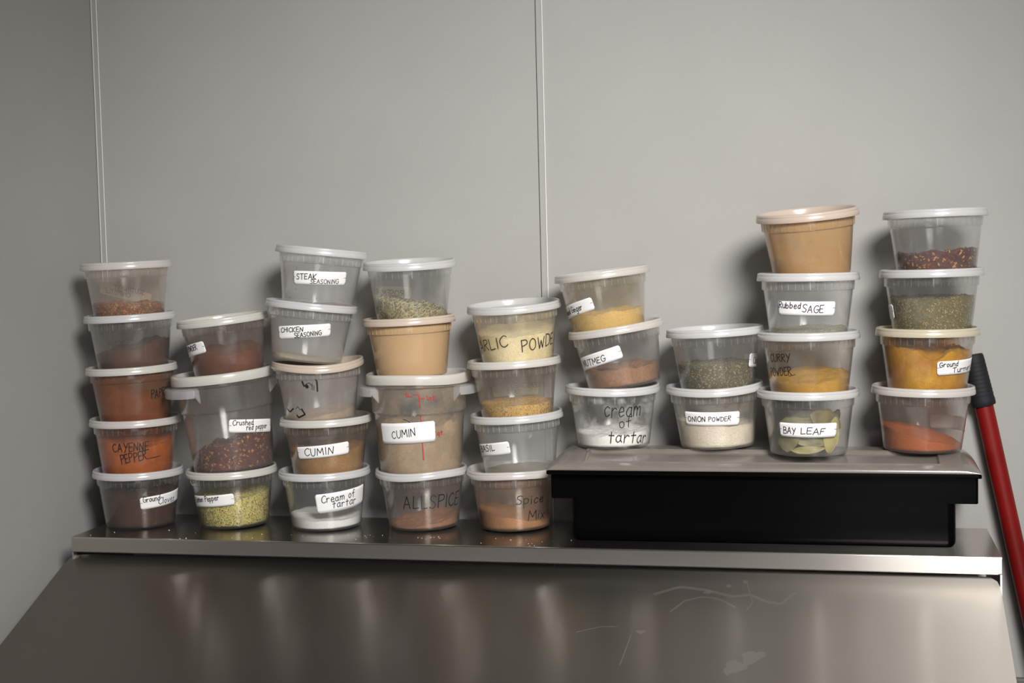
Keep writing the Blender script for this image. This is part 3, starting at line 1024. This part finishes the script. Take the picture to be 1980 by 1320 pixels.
# per tub: base x, y, z (mm), turn, sideways lean, forward lean (deg), size, stickers, writing, marker lines
T = {
 'A5': (49.3, -72.0, 0.5, 27.5, -0.35, 0.0, 's', [[0.2, 34.0, 70.0, 38.1, 15.7]], [['Ground', 3.9, 35.6, 25.4, 36.2, 7.2, 'f'], ['Cloves', 23.7, 30.8, 52.0, 31.6, 8.2, 'f']], []),
 'A4': (48.1, -72.0, 67.7, 27.5, -0.59, 0.0, 's', [], [['CAYENNE', -31.0, 34.7, 14.6, 35.8, 10.9, 'f'], ['PEPPER', -20.7, 18.7, 12.1, 24.0, 11.6, 'f']], [['k', (12.1, 24.0), (31.2, 25.7)]]),
 'A3': (47.9, -72.0, 135.8, 27.6, -2.03, 0.0, 's', [], [['PAPRIKA', 22.4, 32.1, 58.1, 35.0, 10.9, 'f']], []),
 'A2': (48.2, -72.0, 203.0, 27.5, -1.88, 0.0, 's', [], [['POWDER', 148.8, 34.5, 182.9, 29.9, 6.8, 'f']], []),
 'A1': (45.2, -72.0, 270.3, 27.6, -1.44, 0.0, 's', [[119.7, 22.2, 189.0, 43.1, 16.2]], [['SOUTHWEST', 129.9, 29.5, 168.9, 38.5, 6.1, 'f'], ['CHIPOTLE', 148.9, 26.6, 181.9, 35.8, 5.7, 'f']], []),
 'B3': (177.0, -60.0, 1.4, 23.9, -1.51, 0.0, 's', [[-68.6, 34.6, 1.2, 39.7, 14.9]], [['Lemon Pepper', -42.8, 36.1, -17.9, 39.2, 6.8, 'e']], []),
 'B2': (179.4, -60.0, 74.6, 23.9, -5.04, 0.0, 'b', [[-0.2, 61.0, 68.8, 50.8, 16.8]], [['Crushed', 4.7, 61.2, 31.8, 57.4, 6.7, 'f'], ['red pepper', 21.7, 52.4, 55.7, 49.2, 6.7, 'f']], []),
 'B1': (177.4, -60.0, 197.5, 23.9, -5.57, 0.0, 's', [[-95.7, 30.9, -26.5, 41.3, 14.8]], [['CHILI POWDER', -73.4, 33.4, -39.1, 38.0, 6.7, 'e']], []),
 'C5': (304.5, -61.0, 1.0, 20.3, -0.99, 0.0, 's', [[-12.0, 35.9, 61.8, 41.3, 24.6]], [['Cream of', -5.2, 37.2, 38.4, 40.6, 9.3, 'f'], ['tartar', 8.1, 29.9, 41.4, 31.5, 9.3, 'f']], []),
 'C4': (308.9, -61.0, 68.2, 20.2, -1.11, 0.0, 's', [[-42.1, 32.7, 27.9, 37.7, 15.6]], [['CUMIN', -29.7, 29.1, 7.1, 32.0, 9.3, 'f']], []),
 'C3': (301.1, -61.0, 138.4, 20.4, -1.53, 0.0, 's', [], [], [['k2', (-19.8, 53.2), (-18.0, 47.5)], ['k3', (-15.2, 48.0), (-14.3, 46.3)], ['k', (-7.9, 50.6), (-8.3, 42.4)], ['k', (-6.0, 47.9), (-6.3, 42.0)], ['k2', (-3.7, 55.6), (-2.2, 53.3), (-2.2, 40.5)], ['k', (-15.2, 50.3), (-11.3, 51.4), (-8.5, 47.4)], ['k2', (-51.9, 17.4), (-46.9, 14.1), (-38.8, 18.7)], ['k2', (-25.0, 18.2), (-21.1, 11.5), (-31.3, 7.5), (-33.9, 10.4)], ['k', (-34.4, 18.8), (-30.5, 21.5), (-27.9, 17.5), (-23.8, 18.8)]]),
 'C2': (284.1, -61.0, 213.7, 20.9, 7.28, 0.0, 's', [[-43.5, 33.5, 25.9, 44.3, 15.9]], [['CHICKEN', -38.2, 34.5, -8.1, 38.8, 5.6, 'f'], ['SEASONING', -18.1, 29.8, 14.7, 37.2, 5.6, 'f']], []),
 'C1': (300.7, -61.0, 281.8, 20.5, 6.68, 0.0, 's', [[-34.7, 35.6, 34.5, 39.8, 16.5]], [['STEAK', -29.7, 33.7, -4.4, 35.7, 6.9, 'f'], ['SEASONING', -11.1, 29.9, 23.8, 32.5, 5.3, 'f']], []),
 'D4': (430.9, -48.0, 1.3, 16.5, -1.40, 0.0, 's', [], [['ALLSPICE', -25.8, 29.6, 53.2, 27.4, 16.5, 'f']], []),
 'D3': (428.8, -48.0, 69.3, 16.5, -0.22, 0.0, 'b', [[-57.8, 54.6, 19.3, 58.4, 25.7]], [['CUMIN', -37.5, 49.5, -5.9, 53.2, 9.2, 'f'], ['*1L', -15.9, 101.6, -8.5, 101.8, 4.9, 'f'], ['*1qt.', 8.6, 97.1, 20.6, 97.7, 5.3, 'f'], ['*2qt.', 17.1, 52.5, 31.4, 53.0, 5.3, 'f']], [['r', (-5.8, 104.4), (0.1, 104.6), (0.9, 89.8)], ['r', (0.7, 99.4), (5.9, 99.6)], ['r', (1.2, 77.5), (3.6, 23.1)], ['k', (-20.0, 74.0), (-14.2, 71.8), (-9.5, 68.0)]]),
 'D2': (420.6, -48.0, 192.8, 16.8, -1.90, 0.0, 's', [], [], []),
 'D1': (422.9, -48.0, 263.2, 16.7, -1.56, 3.0, 's', [[150.4, 30.3, 205.8, 36.2, 15.0]], [['ROSEMARY', 160.5, 25.5, 212.4, 33.5, 7.8, 'f']], []),
 'E4': (549.8, -46.0, 2.6, 12.8, -1.13, 0.0, 's', [], [['Spice', 1.8, 34.1, 38.6, 34.5, 11.1, 'f'], ['Mix', 17.0, 13.6, 41.7, 13.2, 11.7, 'f']], []),
 'E3': (557.6, -46.0, 71.8, 12.6, -2.64, 0.0, 's', [[-80.1, 29.0, -10.5, 36.8, 15.6]], [['BASIL', -60.8, 28.5, -31.0, 33.1, 7.8, 'f']], []),
 'E2': (556.0, -46.0, 138.9, 12.6, -2.57, 0.0, 's', [[120.3, 30.0, 182.9, 30.8, 15.5]], [['SEASONED', 117.9, 32.6, 156.6, 32.8, 5.8, 'f'], ['SALT', 145.8, 24.4, 162.7, 25.6, 5.8, 'f']], []),
 'E1': (558.2, -46.0, 208.4, 12.6, -3.19, 3.0, 's', [], [['G', -72.9, 17.0, -73.0, 17.1, 12.9, 'e'], ['ARLIC', -60.5, 18.3, -11.3, 26.1, 13.5, 'f'], ['POWDE', 6.5, 17.4, 58.2, 21.7, 14.2, 'f']], []),
 'F3': (676.8, -46.0, 105.5, 8.8, -0.35, 0.0, 's', [], [['cream', -10.6, 40.1, 33.6, 38.7, 19.1, 'f'], ['of', 7.2, 25.7, 21.1, 26.4, 12.8, 'f'], ['tartar', -6.9, 8.8, 47.7, 5.8, 14.7, 'f']], []),
 'F2': (691.5, -46.0, 179.5, 8.3, -7.99, 0.0, 's', [[-63.6, 33.1, 3.1, 45.1, 15.9]], [['NUTMEG', -54.5, 30.9, -17.4, 35.9, 7.3, 'f']], []),
 'F1': (673.3, -46.0, 246.1, 8.9, -6.08, 0.0, 's', [[-82.9, 25.0, -14.1, 38.2, 15.2]], [['Ground Ginger', -54.1, 27.3, -29.3, 31.8, 7.0, 'e']], []),
 'G2': (804.7, -50.0, 106.1, 4.7, -2.45, 0.0, 's', [[-40.2, 39.0, 28.4, 36.7, 16.3]], [['ONION', -35.3, 35.0, -12.7, 34.9, 6.3, 'f'], ['POWDER', -9.0, 35.2, 16.4, 34.5, 5.3, 'f']], [['k', (15.2, 34.6), (23.7, 35.0)]]),
 'G1': (805.8, -50.0, 174.5, 4.7, -2.33, 0.0, 's', [[43.9, 35.2, 113.7, 29.6, 16.2]], [['Cilantro', 52.6, 30.0, 62.6, 29.2, 8.1, 's']], []),
 'H4': (913.1, -88.0, 104.3, 1.2, -0.11, 0.0, 's', [[-35.0, 31.2, 34.4, 30.6, 16.3]], [['BAY', -29.5, 26.8, -14.5, 26.5, 7.6, 'f'], ['LEAF', -8.4, 26.7, 18.0, 26.3, 7.3, 'f']], []),
 'H3': (914.9, -88.0, 171.5, 1.1, -0.32, 0.0, 's', [], [['CURRY', -50.2, 41.3, -20.7, 42.6, 9.0, 'f'], ['POWDER', -54.0, 23.9, -20.4, 26.3, 9.6, 'f']], [['k', (-23.5, 25.4), (-15.6, 27.4)]]),
 'H2': (914.4, -88.0, 239.0, 1.1, 0.26, 0.0, 's', [[-36.3, 35.7, 31.7, 34.4, 15.9]], [['Rubbed', -34.7, 35.7, -8.4, 34.7, 6.9, 'f'], ['SAGE', -6.7, 30.6, 16.4, 29.6, 8.4, 'f']], []),
 'H1': (919.2, -88.0, 310.9, 1.0, -3.75, 5.0, 's', [], [], []),
 'I4': (1042.7, -62.0, 105.0, -3.1, 1.07, 0.0, 's', [], [], []),
 'I3': (1048.7, -62.0, 172.5, -3.3, 0.42, 0.0, 's', [[10.8, 30.4, 80.7, 32.4, 15.9]], [['Ground', 13.3, 31.7, 36.1, 32.4, 5.7, 'f'], ['Turmeric', 29.9, 24.9, 68.6, 27.7, 5.7, 'f']], []),
 'I2': (1054.5, -62.0, 240.0, -3.5, -0.36, 0.0, 's', [], [], []),
 'I1': (1059.8, -62.0, 307.6, -3.7, -1.06, 0.0, 's', [], [], []),
}

WHITE, WARM, TAN, CREAM, YEL = lin(224, 223, 223), lin(224, 221, 217), lin(222, 209, 196), lin(226, 224, 218), lin(224, 217, 198)
INFO = {
 'A5': ('clear tub with Ground Cloves sticker, bottom of the far-left stack', .05, lin(80, 58, 50), .22, .3, .7, WHITE, .55),
 'A4': ('tub marked CAYENNE PEPPER in black marker, second from the bottom of the far-left stack', .045, lin(150, 76, 36), .30, .35, .7, WARM, .58),
 'A3': ('orange-dusted tub with marker writing at its right edge, middle of the far-left stack', .06, lin(140, 88, 50), .62, .2, .6, CREAM, .62),
 'A2': ('cloudy tub of dark brown powder, second from the top of the far-left stack', .07, lin(120, 100, 88), .18, .3, .7, WHITE, .60),
 'A1': ('top tub of the far-left stack, with coarse chipotle and a sticker on its back', .07, lin(190, 168, 140), .20, .2, .7, WARM, .55),
 'B3': ('clear tub with Lemon Pepper sticker, on the shelf beneath a large handled tub', .05, None, 0, 0, 0, CREAM, .60),
 'B2': ('large handled tub with Crushed red pepper sticker, in the second stack from the left', .09, lin(120, 100, 92), .25, .35, .7, CREAM, .62),
 'B1': ('tilted tub of brown powder on top of the large crushed red pepper tub', .07, lin(112, 74, 54), .34, .3, .75, CREAM, .60),
 'C5': ('tub with Cream of tartar written on a wide sticker, bottom of the third stack', .08, None, 0, 0, 0, WHITE, .60),
 'C4': ('tub with CUMIN sticker and white lid, under a tub smudged with marker', .06, lin(140, 112, 80), .25, .35, .7, CREAM, .60),
 'C3': ('tub with smudged marker and bent tan lid, middle of the third stack', .14, lin(140, 120, 104), .25, .3, .7, TAN, .70),
 'C2': ('nearly empty tub with CHICKEN SEASONING sticker, leaning to the right', .14, None, 0, 0, 0, WHITE, .58),
 'C1': ('nearly empty tub with STEAK SEASONING sticker, top of the third stack', .145, None, 0, 0, 0, WHITE, .55),
 'D4': ('tub marked ALLSPICE in black marker, on the shelf under the large cumin tub', .06, lin(150, 128, 116), .18, .3, .7, WHITE, .60),
 'D3': ('large handled tub with red 1L and 1qt. marks and CUMIN sticker', .12, lin(186, 166, 140), .55, .38, .6, CREAM, .66),
 'D2': ('tub coated tan all over inside, standing on the large cumin tub', .10, lin(224, 192, 148), .95, .0, .25, TAN, .75),
 'D1': ('tub of dried rosemary on top of the fourth stack, above the tan tub', .08, None, 0, 0, 0, WHITE, .55),
 'E4': ('tub marked Spice Mix in black marker, on the shelf beside the black tray', .10, lin(170, 124, 82), .34, .3, .75, WARM, .58),
 'E3': ('nearly empty tub with BASIL sticker wrapped round its left side', .13, None, 0, 0, 0, WHITE, .58),
 'E2': ('tub of yellow seasoned salt with its sticker on the back', .06, lin(170, 158, 136), .2, .3, .7, CREAM, .62),
 'E1': ('tub marked GARLIC POWDER in large black marker letters', .10, lin(222, 204, 160), .35, .35, .7, WHITE, .58),
 'F3': ('tub of white powder marked cream of tartar in black marker, first on the tray', .05, lin(240, 238, 236), .45, .48, .7, WHITE, .62),
 'F2': ('tilted tub with NUTMEG sticker, between the ginger and cream of tartar tubs', .09, None, 0, 0, 0, WARM, .60),
 'F1': ('tilted tub of yellow ground ginger, sticker wrapped round its left side', .085, lin(190, 170, 120), .2, .3, .7, WARM, .55),
 'G2': ('tub with ONION POWDER sticker, standing on the black tray', .06, lin(222, 212, 196), .25, .35, .7, WHITE, .60),
 'G1': ('tub of crumbled green leaves on top of the onion powder tub', .075, None, 0, 0, 0, WHITE, .58),
 'H4': ('tub with BAY LEAF sticker, full of whole dried leaves', .055, None, 0, 0, 0, WHITE, .60),
 'H3': ('tub marked CURRY POWDER in black marker, above the bay leaf tub', .065, lin(150, 116, 50), .22, .35, .7, WHITE, .60),
 'H2': ('tub with Rubbed SAGE sticker and little sage left inside', .11, None, 0, 0, 0, WHITE, .60),
 'H1': ('tilted tan-dusted tub with tan lid, top of the stack above the rubbed sage', .10, lin(208, 170, 118), .70, .1, .5, TAN, .60),
 'I4': ('tub with a slope of orange powder, bottom tub of the far-right stack', .06, lin(160, 110, 78), .14, .3, .7, WARM, .60),
 'I3': ('tub with Ground Turmeric sticker and yellowed lid, in the far-right stack', .055, lin(190, 124, 30), .30, .4, .7, YEL, .62),
 'I2': ('tub of green dried herb between the turmeric and dark red chilli tubs', .07, None, 0, 0, 0, WHITE, .58),
 'I1': ('tub of dark red chilli flakes, top of the far-right stack', .085, None, 0, 0, 0, WHITE, .55),
}
T['I2'][7].append([-122.0, 22.0, -52.0, 27.0, 16.5])
T['I4'][7].append([72.0, 29.0, 142.0, 27.0, 16.0])
for n in T:
    build_tub(n, T[n], INFO[n])

P = powder
m_cloves = P('ground_cloves', lin(82, 52, 38), lin(62, 40, 30), 1500)
m_cayenne = P('cayenne', lin(186, 98, 30), lin(166, 82, 22), 1500)
m_pap = P('paprika', lin(158, 72, 26), lin(138, 62, 22), 1500)
m_brown = P('brown_powder', lin(94, 56, 34), lin(74, 44, 26), 1300, blotch=lin(70, 44, 28))
m_chili = P('chili_powder', lin(120, 66, 38), lin(98, 52, 30), 1300)
m_lemon = P('lemon_pepper', lin(216, 202, 124), lin(198, 182, 106), 900, lin(40, 40, 36), 950, 0, .46)
m_cumin = P('cumin', lin(170, 128, 78), lin(146, 108, 64), 1100)
m_cumin2 = P('pale_cumin', lin(188, 160, 124), lin(168, 142, 108), 1100)
m_white = P('white_powder', lin(242, 240, 236), lin(236, 233, 228), 1200, bumpd=0.0003)
m_tan = P('tan_powder', lin(200, 154, 102), lin(186, 140, 90), 1300)
m_all = P('allspice', lin(178, 128, 96), lin(156, 106, 76), 1000)
m_mix = P('spice_mix', lin(196, 138, 84), lin(178, 122, 72), 1200)
m_gar = P('garlic_powder', lin(244, 230, 186), lin(232, 212, 160), 1100)
m_salt = P('seasoned_salt', lin(226, 186, 104), lin(206, 160, 78), 1000, lin(110, 66, 36), 700, 0, .16)
m_ging = P('ginger', lin(222, 184, 104), lin(204, 164, 86), 1100)
m_nut = P('nutmeg', lin(152, 110, 78), lin(128, 88, 60), 800)
m_onion = P('onion_powder', lin(230, 220, 202), lin(218, 204, 182), 1000)
m_curry = P('curry_powder', lin(196, 148, 44), lin(176, 128, 34), 1200)
m_turm = P('turmeric', lin(206, 154, 26), lin(184, 134, 20), 1200, blotch=lin(172, 116, 20))
m_orange = P('orange_powder', lin(180, 94, 38), lin(162, 80, 30), 1300)
m_resid = P('herb_residue', lin(140, 128, 96), lin(116, 104, 76), 900)
m_pale = P('pale_residue', lin(206, 190, 150), lin(180, 160, 120), 900)
def tone(name, *cols):
    return [P(name, lin(*c), lin(*[int(v * .82) for v in c]), 1400) for c in cols]
chip = tone('chipotle', (128, 66, 28), (196, 118, 52), (226, 158, 84), (156, 84, 36), (62, 38, 24))
pepper = tone('pepper', (34, 33, 30), (48, 46, 40), (224, 210, 130), (226, 212, 134), (206, 190, 112))
saltbits = tone('salt', (132, 84, 46), (240, 206, 132), (176, 124, 66))
redp = tone('red_pepper', (104, 50, 42), (112, 44, 34), (86, 36, 32), (206, 152, 84), (132, 72, 56), (84, 50, 46))
chil = tone('chilli', (74, 34, 26), (104, 48, 32), (124, 60, 36), (64, 30, 26), (96, 42, 30), (84, 38, 30), (208, 150, 70), (90, 40, 30), (116, 54, 34))
rose = tone('rosemary', (122, 114, 84), (184, 172, 126), (204, 192, 146), (162, 152, 112), (224, 212, 164), (104, 97, 74))
herb = tone('green_herb', (96, 90, 62), (116, 112, 76), (142, 134, 98), (84, 80, 56), (168, 156, 118), (124, 112, 80))
oreg = tone('dried_leaf', (118, 106, 66), (152, 138, 90), (132, 120, 76), (172, 158, 106), (104, 94, 60), (186, 172, 122))
sage = tone('sage', (150, 144, 106), (172, 164, 124), (188, 180, 142), (134, 126, 92))
steak = tone('steak', (150, 120, 100), (70, 46, 36), (40, 32, 28), (150, 110, 90))

f = lambda n, *a, **kw: fill(n, T[n], *a, **kw)
f('A5', 'ground_cloves', 'dark brown ground cloves inside the bottom tub of the far-left stack', 43, 45, 6, 3, [m_cloves])
f('A4', 'cayenne_pepper', 'bright orange cayenne powder inside the tub marked CAYENNE PEPPER', 49, 47, 12, 3, [m_cayenne], front_dip=-6)
f('A3', 'orange_powder', 'rust orange powder sloping down to the right, middle of the far-left stack', 59, 23, 2, 3, [m_pap])
f('A2', 'brown_powder', 'dark brown powder rising to the right, second tub from top of far-left stack', 22, 41, 3, 5, [m_brown])
f('A1', 'ground_chipotle', 'coarse orange-brown chipotle in the top tub of the far-left stack', 22, 20, 0, 3, chip, dict(count=2600, lo=.9, hi=3.2, aspect=.5, thick=.35, topshare=.45))
f('B3', 'lemon_pepper', 'yellow lemon pepper with black specks, in the tub under the large handled tub', 36, 42, 4, 3, [m_lemon, *pepper], dict(count=4600, lo=.6, hi=1.3, aspect=.75, thick=.3, topshare=.22))
f('B2', 'red_pepper_flakes', 'crushed red pepper flakes with pale seeds in the large handled tub', 22, 52, -4, 7, redp, dict(count=3000, lo=1.5, hi=4.2, aspect=.62, thick=.4, topshare=.35))
f('B1', 'brown_powder', 'reddish brown powder in the tilted tub above the red pepper flakes', 31, 32, 9, 4, [m_chili])
f('C5', 'cream_of_tartar', 'white powder below the wide sticker, bottom tub of the third stack', 17, 14, 5, 1.5, [m_white])
f('C4', 'ground_cumin', 'brown ground cumin in the small tub with CUMIN sticker', 34, 37, 6, 4, [m_cumin])
f('C3', 'pale_powder', 'thin slope of pale tan powder in the tub smudged with marker', 4, 16, 3, 2, [m_cumin2])
f('C2', 'seasoning_residue', 'trace of pale seasoning at the bottom of the CHICKEN SEASONING tub', 7, 1, 1, 1.2, [m_pale])
f('C1', 'seasoning_residue', 'few grains of seasoning in the STEAK SEASONING tub', 1, 6, 1, 1.5, steak, dict(count=420, lo=.7, hi=1.9, aspect=.7, thick=.4, topshare=.9, wall=80))
f('D4', 'ground_allspice', 'pale reddish allspice sloping up to the right in the ALLSPICE tub', 3, 15, 5, 2.5, [m_all])
f('D3', 'ground_cumin', 'pale ground cumin filling the large handled tub with red marks', 62, 68, 4, 9, [m_cumin2])
f('D2', 'tan_powder', 'tan powder inside the tub coated tan, under the rosemary tub', 50, 50, 2, 3, [m_tan])
f('D1', 'dried_rosemary', 'dried rosemary needles heaped to the left in the top tub of the fourth stack', 30, 7, 5, 2, rose, dict(count=2400, lo=6, hi=12, aspect=.09, thick=.7, topshare=.4))
f('E4', 'spice_mix', 'tan powder sloping down to the right in the tub marked Spice Mix', 25, 8, 2, 2, [m_mix])
f('E3', 'herb_residue', 'trace of herb dust at the bottom of the BASIL tub', 3.4, 3.2, 1, 1.0, [m_resid])
f('E2', 'seasoned_salt', 'yellow seasoned salt in the tub whose sticker is on the back', 20.5, 20, 3, 1.5, [m_salt, *saltbits], dict(count=2600, lo=.4, hi=1.0, aspect=.8, thick=.3, topshare=.45))
f('E1', 'garlic_powder', 'cream garlic powder in the tub with large black lettering', 40, 42, 9, 2.5, [m_gar])
f('F3', 'cream_of_tartar', 'bright white powder in the tub standing at the tray\'s left end', 16, 20, 3, 3, [m_white])
f('F2', 'ground_nutmeg', 'crumbly brown nutmeg in the tilted tub with NUTMEG sticker', 25, 22, 2, 5, [m_nut])
f('F1', 'ground_ginger', 'yellow ground ginger in the tilted tub above the nutmeg', 24, 25, 1, 3.5, [m_ging])
f('G2', 'onion_powder', 'off-white onion powder in the tub with ONION POWDER sticker', 34, 27, 4, 2, [m_onion])
f('G1', 'crumbled_herb', 'crumbled dark green leaves in the tub above the onion powder', 32, 32, 1, 3, herb, dict(count=3000, lo=1.0, hi=2.8, aspect=.6, thick=.3, topshare=.4))
f('H3', 'curry_powder', 'golden curry powder heaped in the tub above the bay leaves', 20, 24, 12, 3, [m_curry], dome=7)
f('H2', 'rubbed_sage', 'shallow layer of grey-green sage in the tub with Rubbed SAGE sticker', 7, 11, 4, 3, sage, dict(count=1500, lo=.6, hi=2.0, aspect=.5, thick=.4, topshare=.7))
f('H1', 'tan_powder', 'brown powder in the tilted tan-dusted tub with tan lid', 22, 25, 3, 5, [m_tan])
f('I4', 'orange_powder', 'orange powder sloping down to the right in the bottom far-right tub', 30, 6, 3, 2, [m_orange], dome=5)
f('I3', 'ground_turmeric', 'deep yellow turmeric with cracks, in the tub with the yellowed lid', 57, 47, 6, 7, [m_turm], front_dip=-9)
f('I2', 'dried_herb', 'greenish dried herb in the tub between turmeric and chilli flakes', 41, 42, 2, 4, oreg, dict(count=3600, lo=.8, hi=2.4, aspect=.55, thick=.3, topshare=.3))
f('I1', 'chilli_flakes', 'dark red chilli flakes with yellow seeds, top of the far-right stack', 24, 28, -2, 4, chil, dict(count=2600, lo=1.2, hi=4.5, aspect=.45, thick=.4, topshare=.4))

# ------------------------------------------------------------------ bay leaves, one object each
M_LEAF = [principled('bay_leaf_green', lin(134, 130, 92), 0.55, col2=lin(108, 106, 76), cn=(70, 4, .35, .65)),
          principled('bay_leaf_olive', lin(122, 112, 74), 0.55, col2=lin(98, 90, 62), cn=(70, 4, .35, .65)),
          principled('bay_leaf_dark', lin(106, 102, 78), 0.6, col2=lin(86, 82, 62), cn=(70, 4, .35, .65)),
          principled('bay_leaf_pale', lin(168, 158, 104), 0.55, col2=lin(140, 130, 86), cn=(70, 4, .35, .65))]
# (depth from the wall, s, z, tilt deg, length, width, tone, ripple)
LEAVES = [(1.5, 30, 24, 80, 44, 22, 3, 1.0), (1.6, -26, 18, 20, 34, 25, 0, .8), (3.6, 3, 20, -6, 48, 18, 0, 1.6), (1.6, 0, 8, 4, 44, 9, 3, .8), (3.2, -20, 36, 18, 46, 20, 0, 1.2),
          (5.0, 24, 40, -24, 48, 25, 1, 1.2), (6.5, 4, 37, 30, 48, 22, 1, 1.4), (12, 38, 40, 16, 42, 22, 2, 1.0), (13, -6, 18, 52, 46, 22, 2, 1.2), (16, 14, 28, -48, 48, 22, 2, 1.0),
          (18, -28, 30, -40, 44, 22, 2, 1.0), (21, 0, 42, 8, 46, 22, 2, 1.0), (23, 30, 22, 30, 44, 20, 2, 1.0), (26, -14, 14, -10, 40, 18, 1, .8), (28, 10, 34, 60, 36, 20, 2, .8)]
LEAF_LABEL = {0: 'pale yellow-green upright bay leaf at the right of the tub marked BAY LEAF', 1: 'rounded grey-green bay leaf at the lower left of the tub marked BAY LEAF',
              2: 'horizontal rippled bay leaf just under the BAY LEAF sticker', 3: 'narrow pale bay leaf lying along the bottom of the BAY LEAF tub',
              4: 'pale green bay leaf above the left end of the BAY LEAF sticker', 5: 'brown-olive bay leaf above the right end of the BAY LEAF sticker', 6: 'olive bay leaf rising behind the middle of the BAY LEAF sticker'}
MH4 = tub_matrix(*T['H4'][:6])
for li, (dep, s, z, tilt, L, wd, tn, rip) in enumerate(LEAVES):
    V, F = [], []
    nu, nv = 26, 8
    t = R(tilt)
    for layer in (0, 0.25):
        for i in range(nu + 1):
            u = i / nu
            half = wd / 2 * (max(0.0, math.sin(math.pi * u ** 0.9)) ** 0.75) * (1 + 0.05 * math.sin(u * 23 + li)) + 0.25
            for j in range(nv + 1):
                v = (j / nv - .5) * 2
                x, y = (u - .5) * L, v * half
                ss = s + x * math.cos(t) - y * math.sin(t)
                zz = z + x * math.sin(t) + y * math.cos(t)
                zz = max(3.2, min(60, zz))
                rr = rad(zz, 's') - 1.3 - dep - layer + rip * 0.55 * math.sin(u * 9 + v * 2 + li) * min(1, dep) - (0.5 if abs(v) < .12 else 0) * .5
                rr = min(rr, rad(zz, 's') - 1.4 - layer)
                a = ss / max(20, 48 - dep)
                V.append((rr * math.sin(a), -rr * math.cos(a), zz))
    n1 = (nu + 1) * (nv + 1)
    for i in range(nu):
        for j in range(nv):
            k = i * (nv + 1) + j
            F.append((k, k + nv + 1, k + nv + 2, k + 1))
            F.append((n1 + k, n1 + k + 1, n1 + k + nv + 2, n1 + k + nv + 1))
    edge = [i * (nv + 1) for i in range(nu + 1)] + [nu * (nv + 1) + j for j in range(1, nv + 1)] + [i * (nv + 1) + nv for i in range(nu - 1, -1, -1)] + [j for j in range(nv - 1, 0, -1)]
    for a, b in zip(edge, edge[1:] + edge[:1]):
        F.append((a, b, b + n1, a + n1))
    o = mesh_obj('bay_leaf', V, F, M_LEAF[tn])
    o.matrix_world = MH4
    tag(o, LEAF_LABEL.get(li, 'dark dried bay leaf at the back inside the tub marked BAY LEAF'), 'leaf', 'bay leaves in the tub')

# ------------------------------------------------------------------ spilled grains
V, F = [], []
def grain(x, y, z, s):
    k = len(V)
    a = random.uniform(0, 3.14)
    for dx, dy, dz in ((-1, -.4, 0), (1, -.5, 0), (.8, .5, 0), (-.9, .5, 0), (-.5, -.2, .6), (.6, -.3, .7), (.4, .3, .6), (-.5, .3, .5)):
        V.append((x + s * (dx * math.cos(a) - dy * math.sin(a)), y + s * (dx * math.sin(a) + dy * math.cos(a)), z + s * dz))
    F.extend(tuple(k + i for i in q) for q in ((3, 2, 1, 0), (4, 5, 6, 7), (0, 1, 5, 4), (1, 2, 6, 5), (2, 3, 7, 6), (3, 0, 4, 7)))
for x, y, s in ((20, -151, .8), (42, -130, .9), (108, -110, 1.0), (154, -157, 1.1), (147, -160, .8), (240, -122, .7)):
    grain(x, y, 0.02, s)
for i in range(60):
    c = random.choice(((372, -118, 16, 5), (468, -124, 10, 6), (590, -130, 30, 14), (250, -140, 60, 14)))
    grain(random.gauss(c[0], c[2]), max(-158, min(-100, random.gauss(c[1], c[3]))), 0.02, random.uniform(.25, .6))
g = mesh_obj('spilled_grains', V, F, M_CRUMB, smooth=False)
tag(g, 'tiny pale grains spilled along the front of the steel shelf', 'crumbs', None, 'stuff')
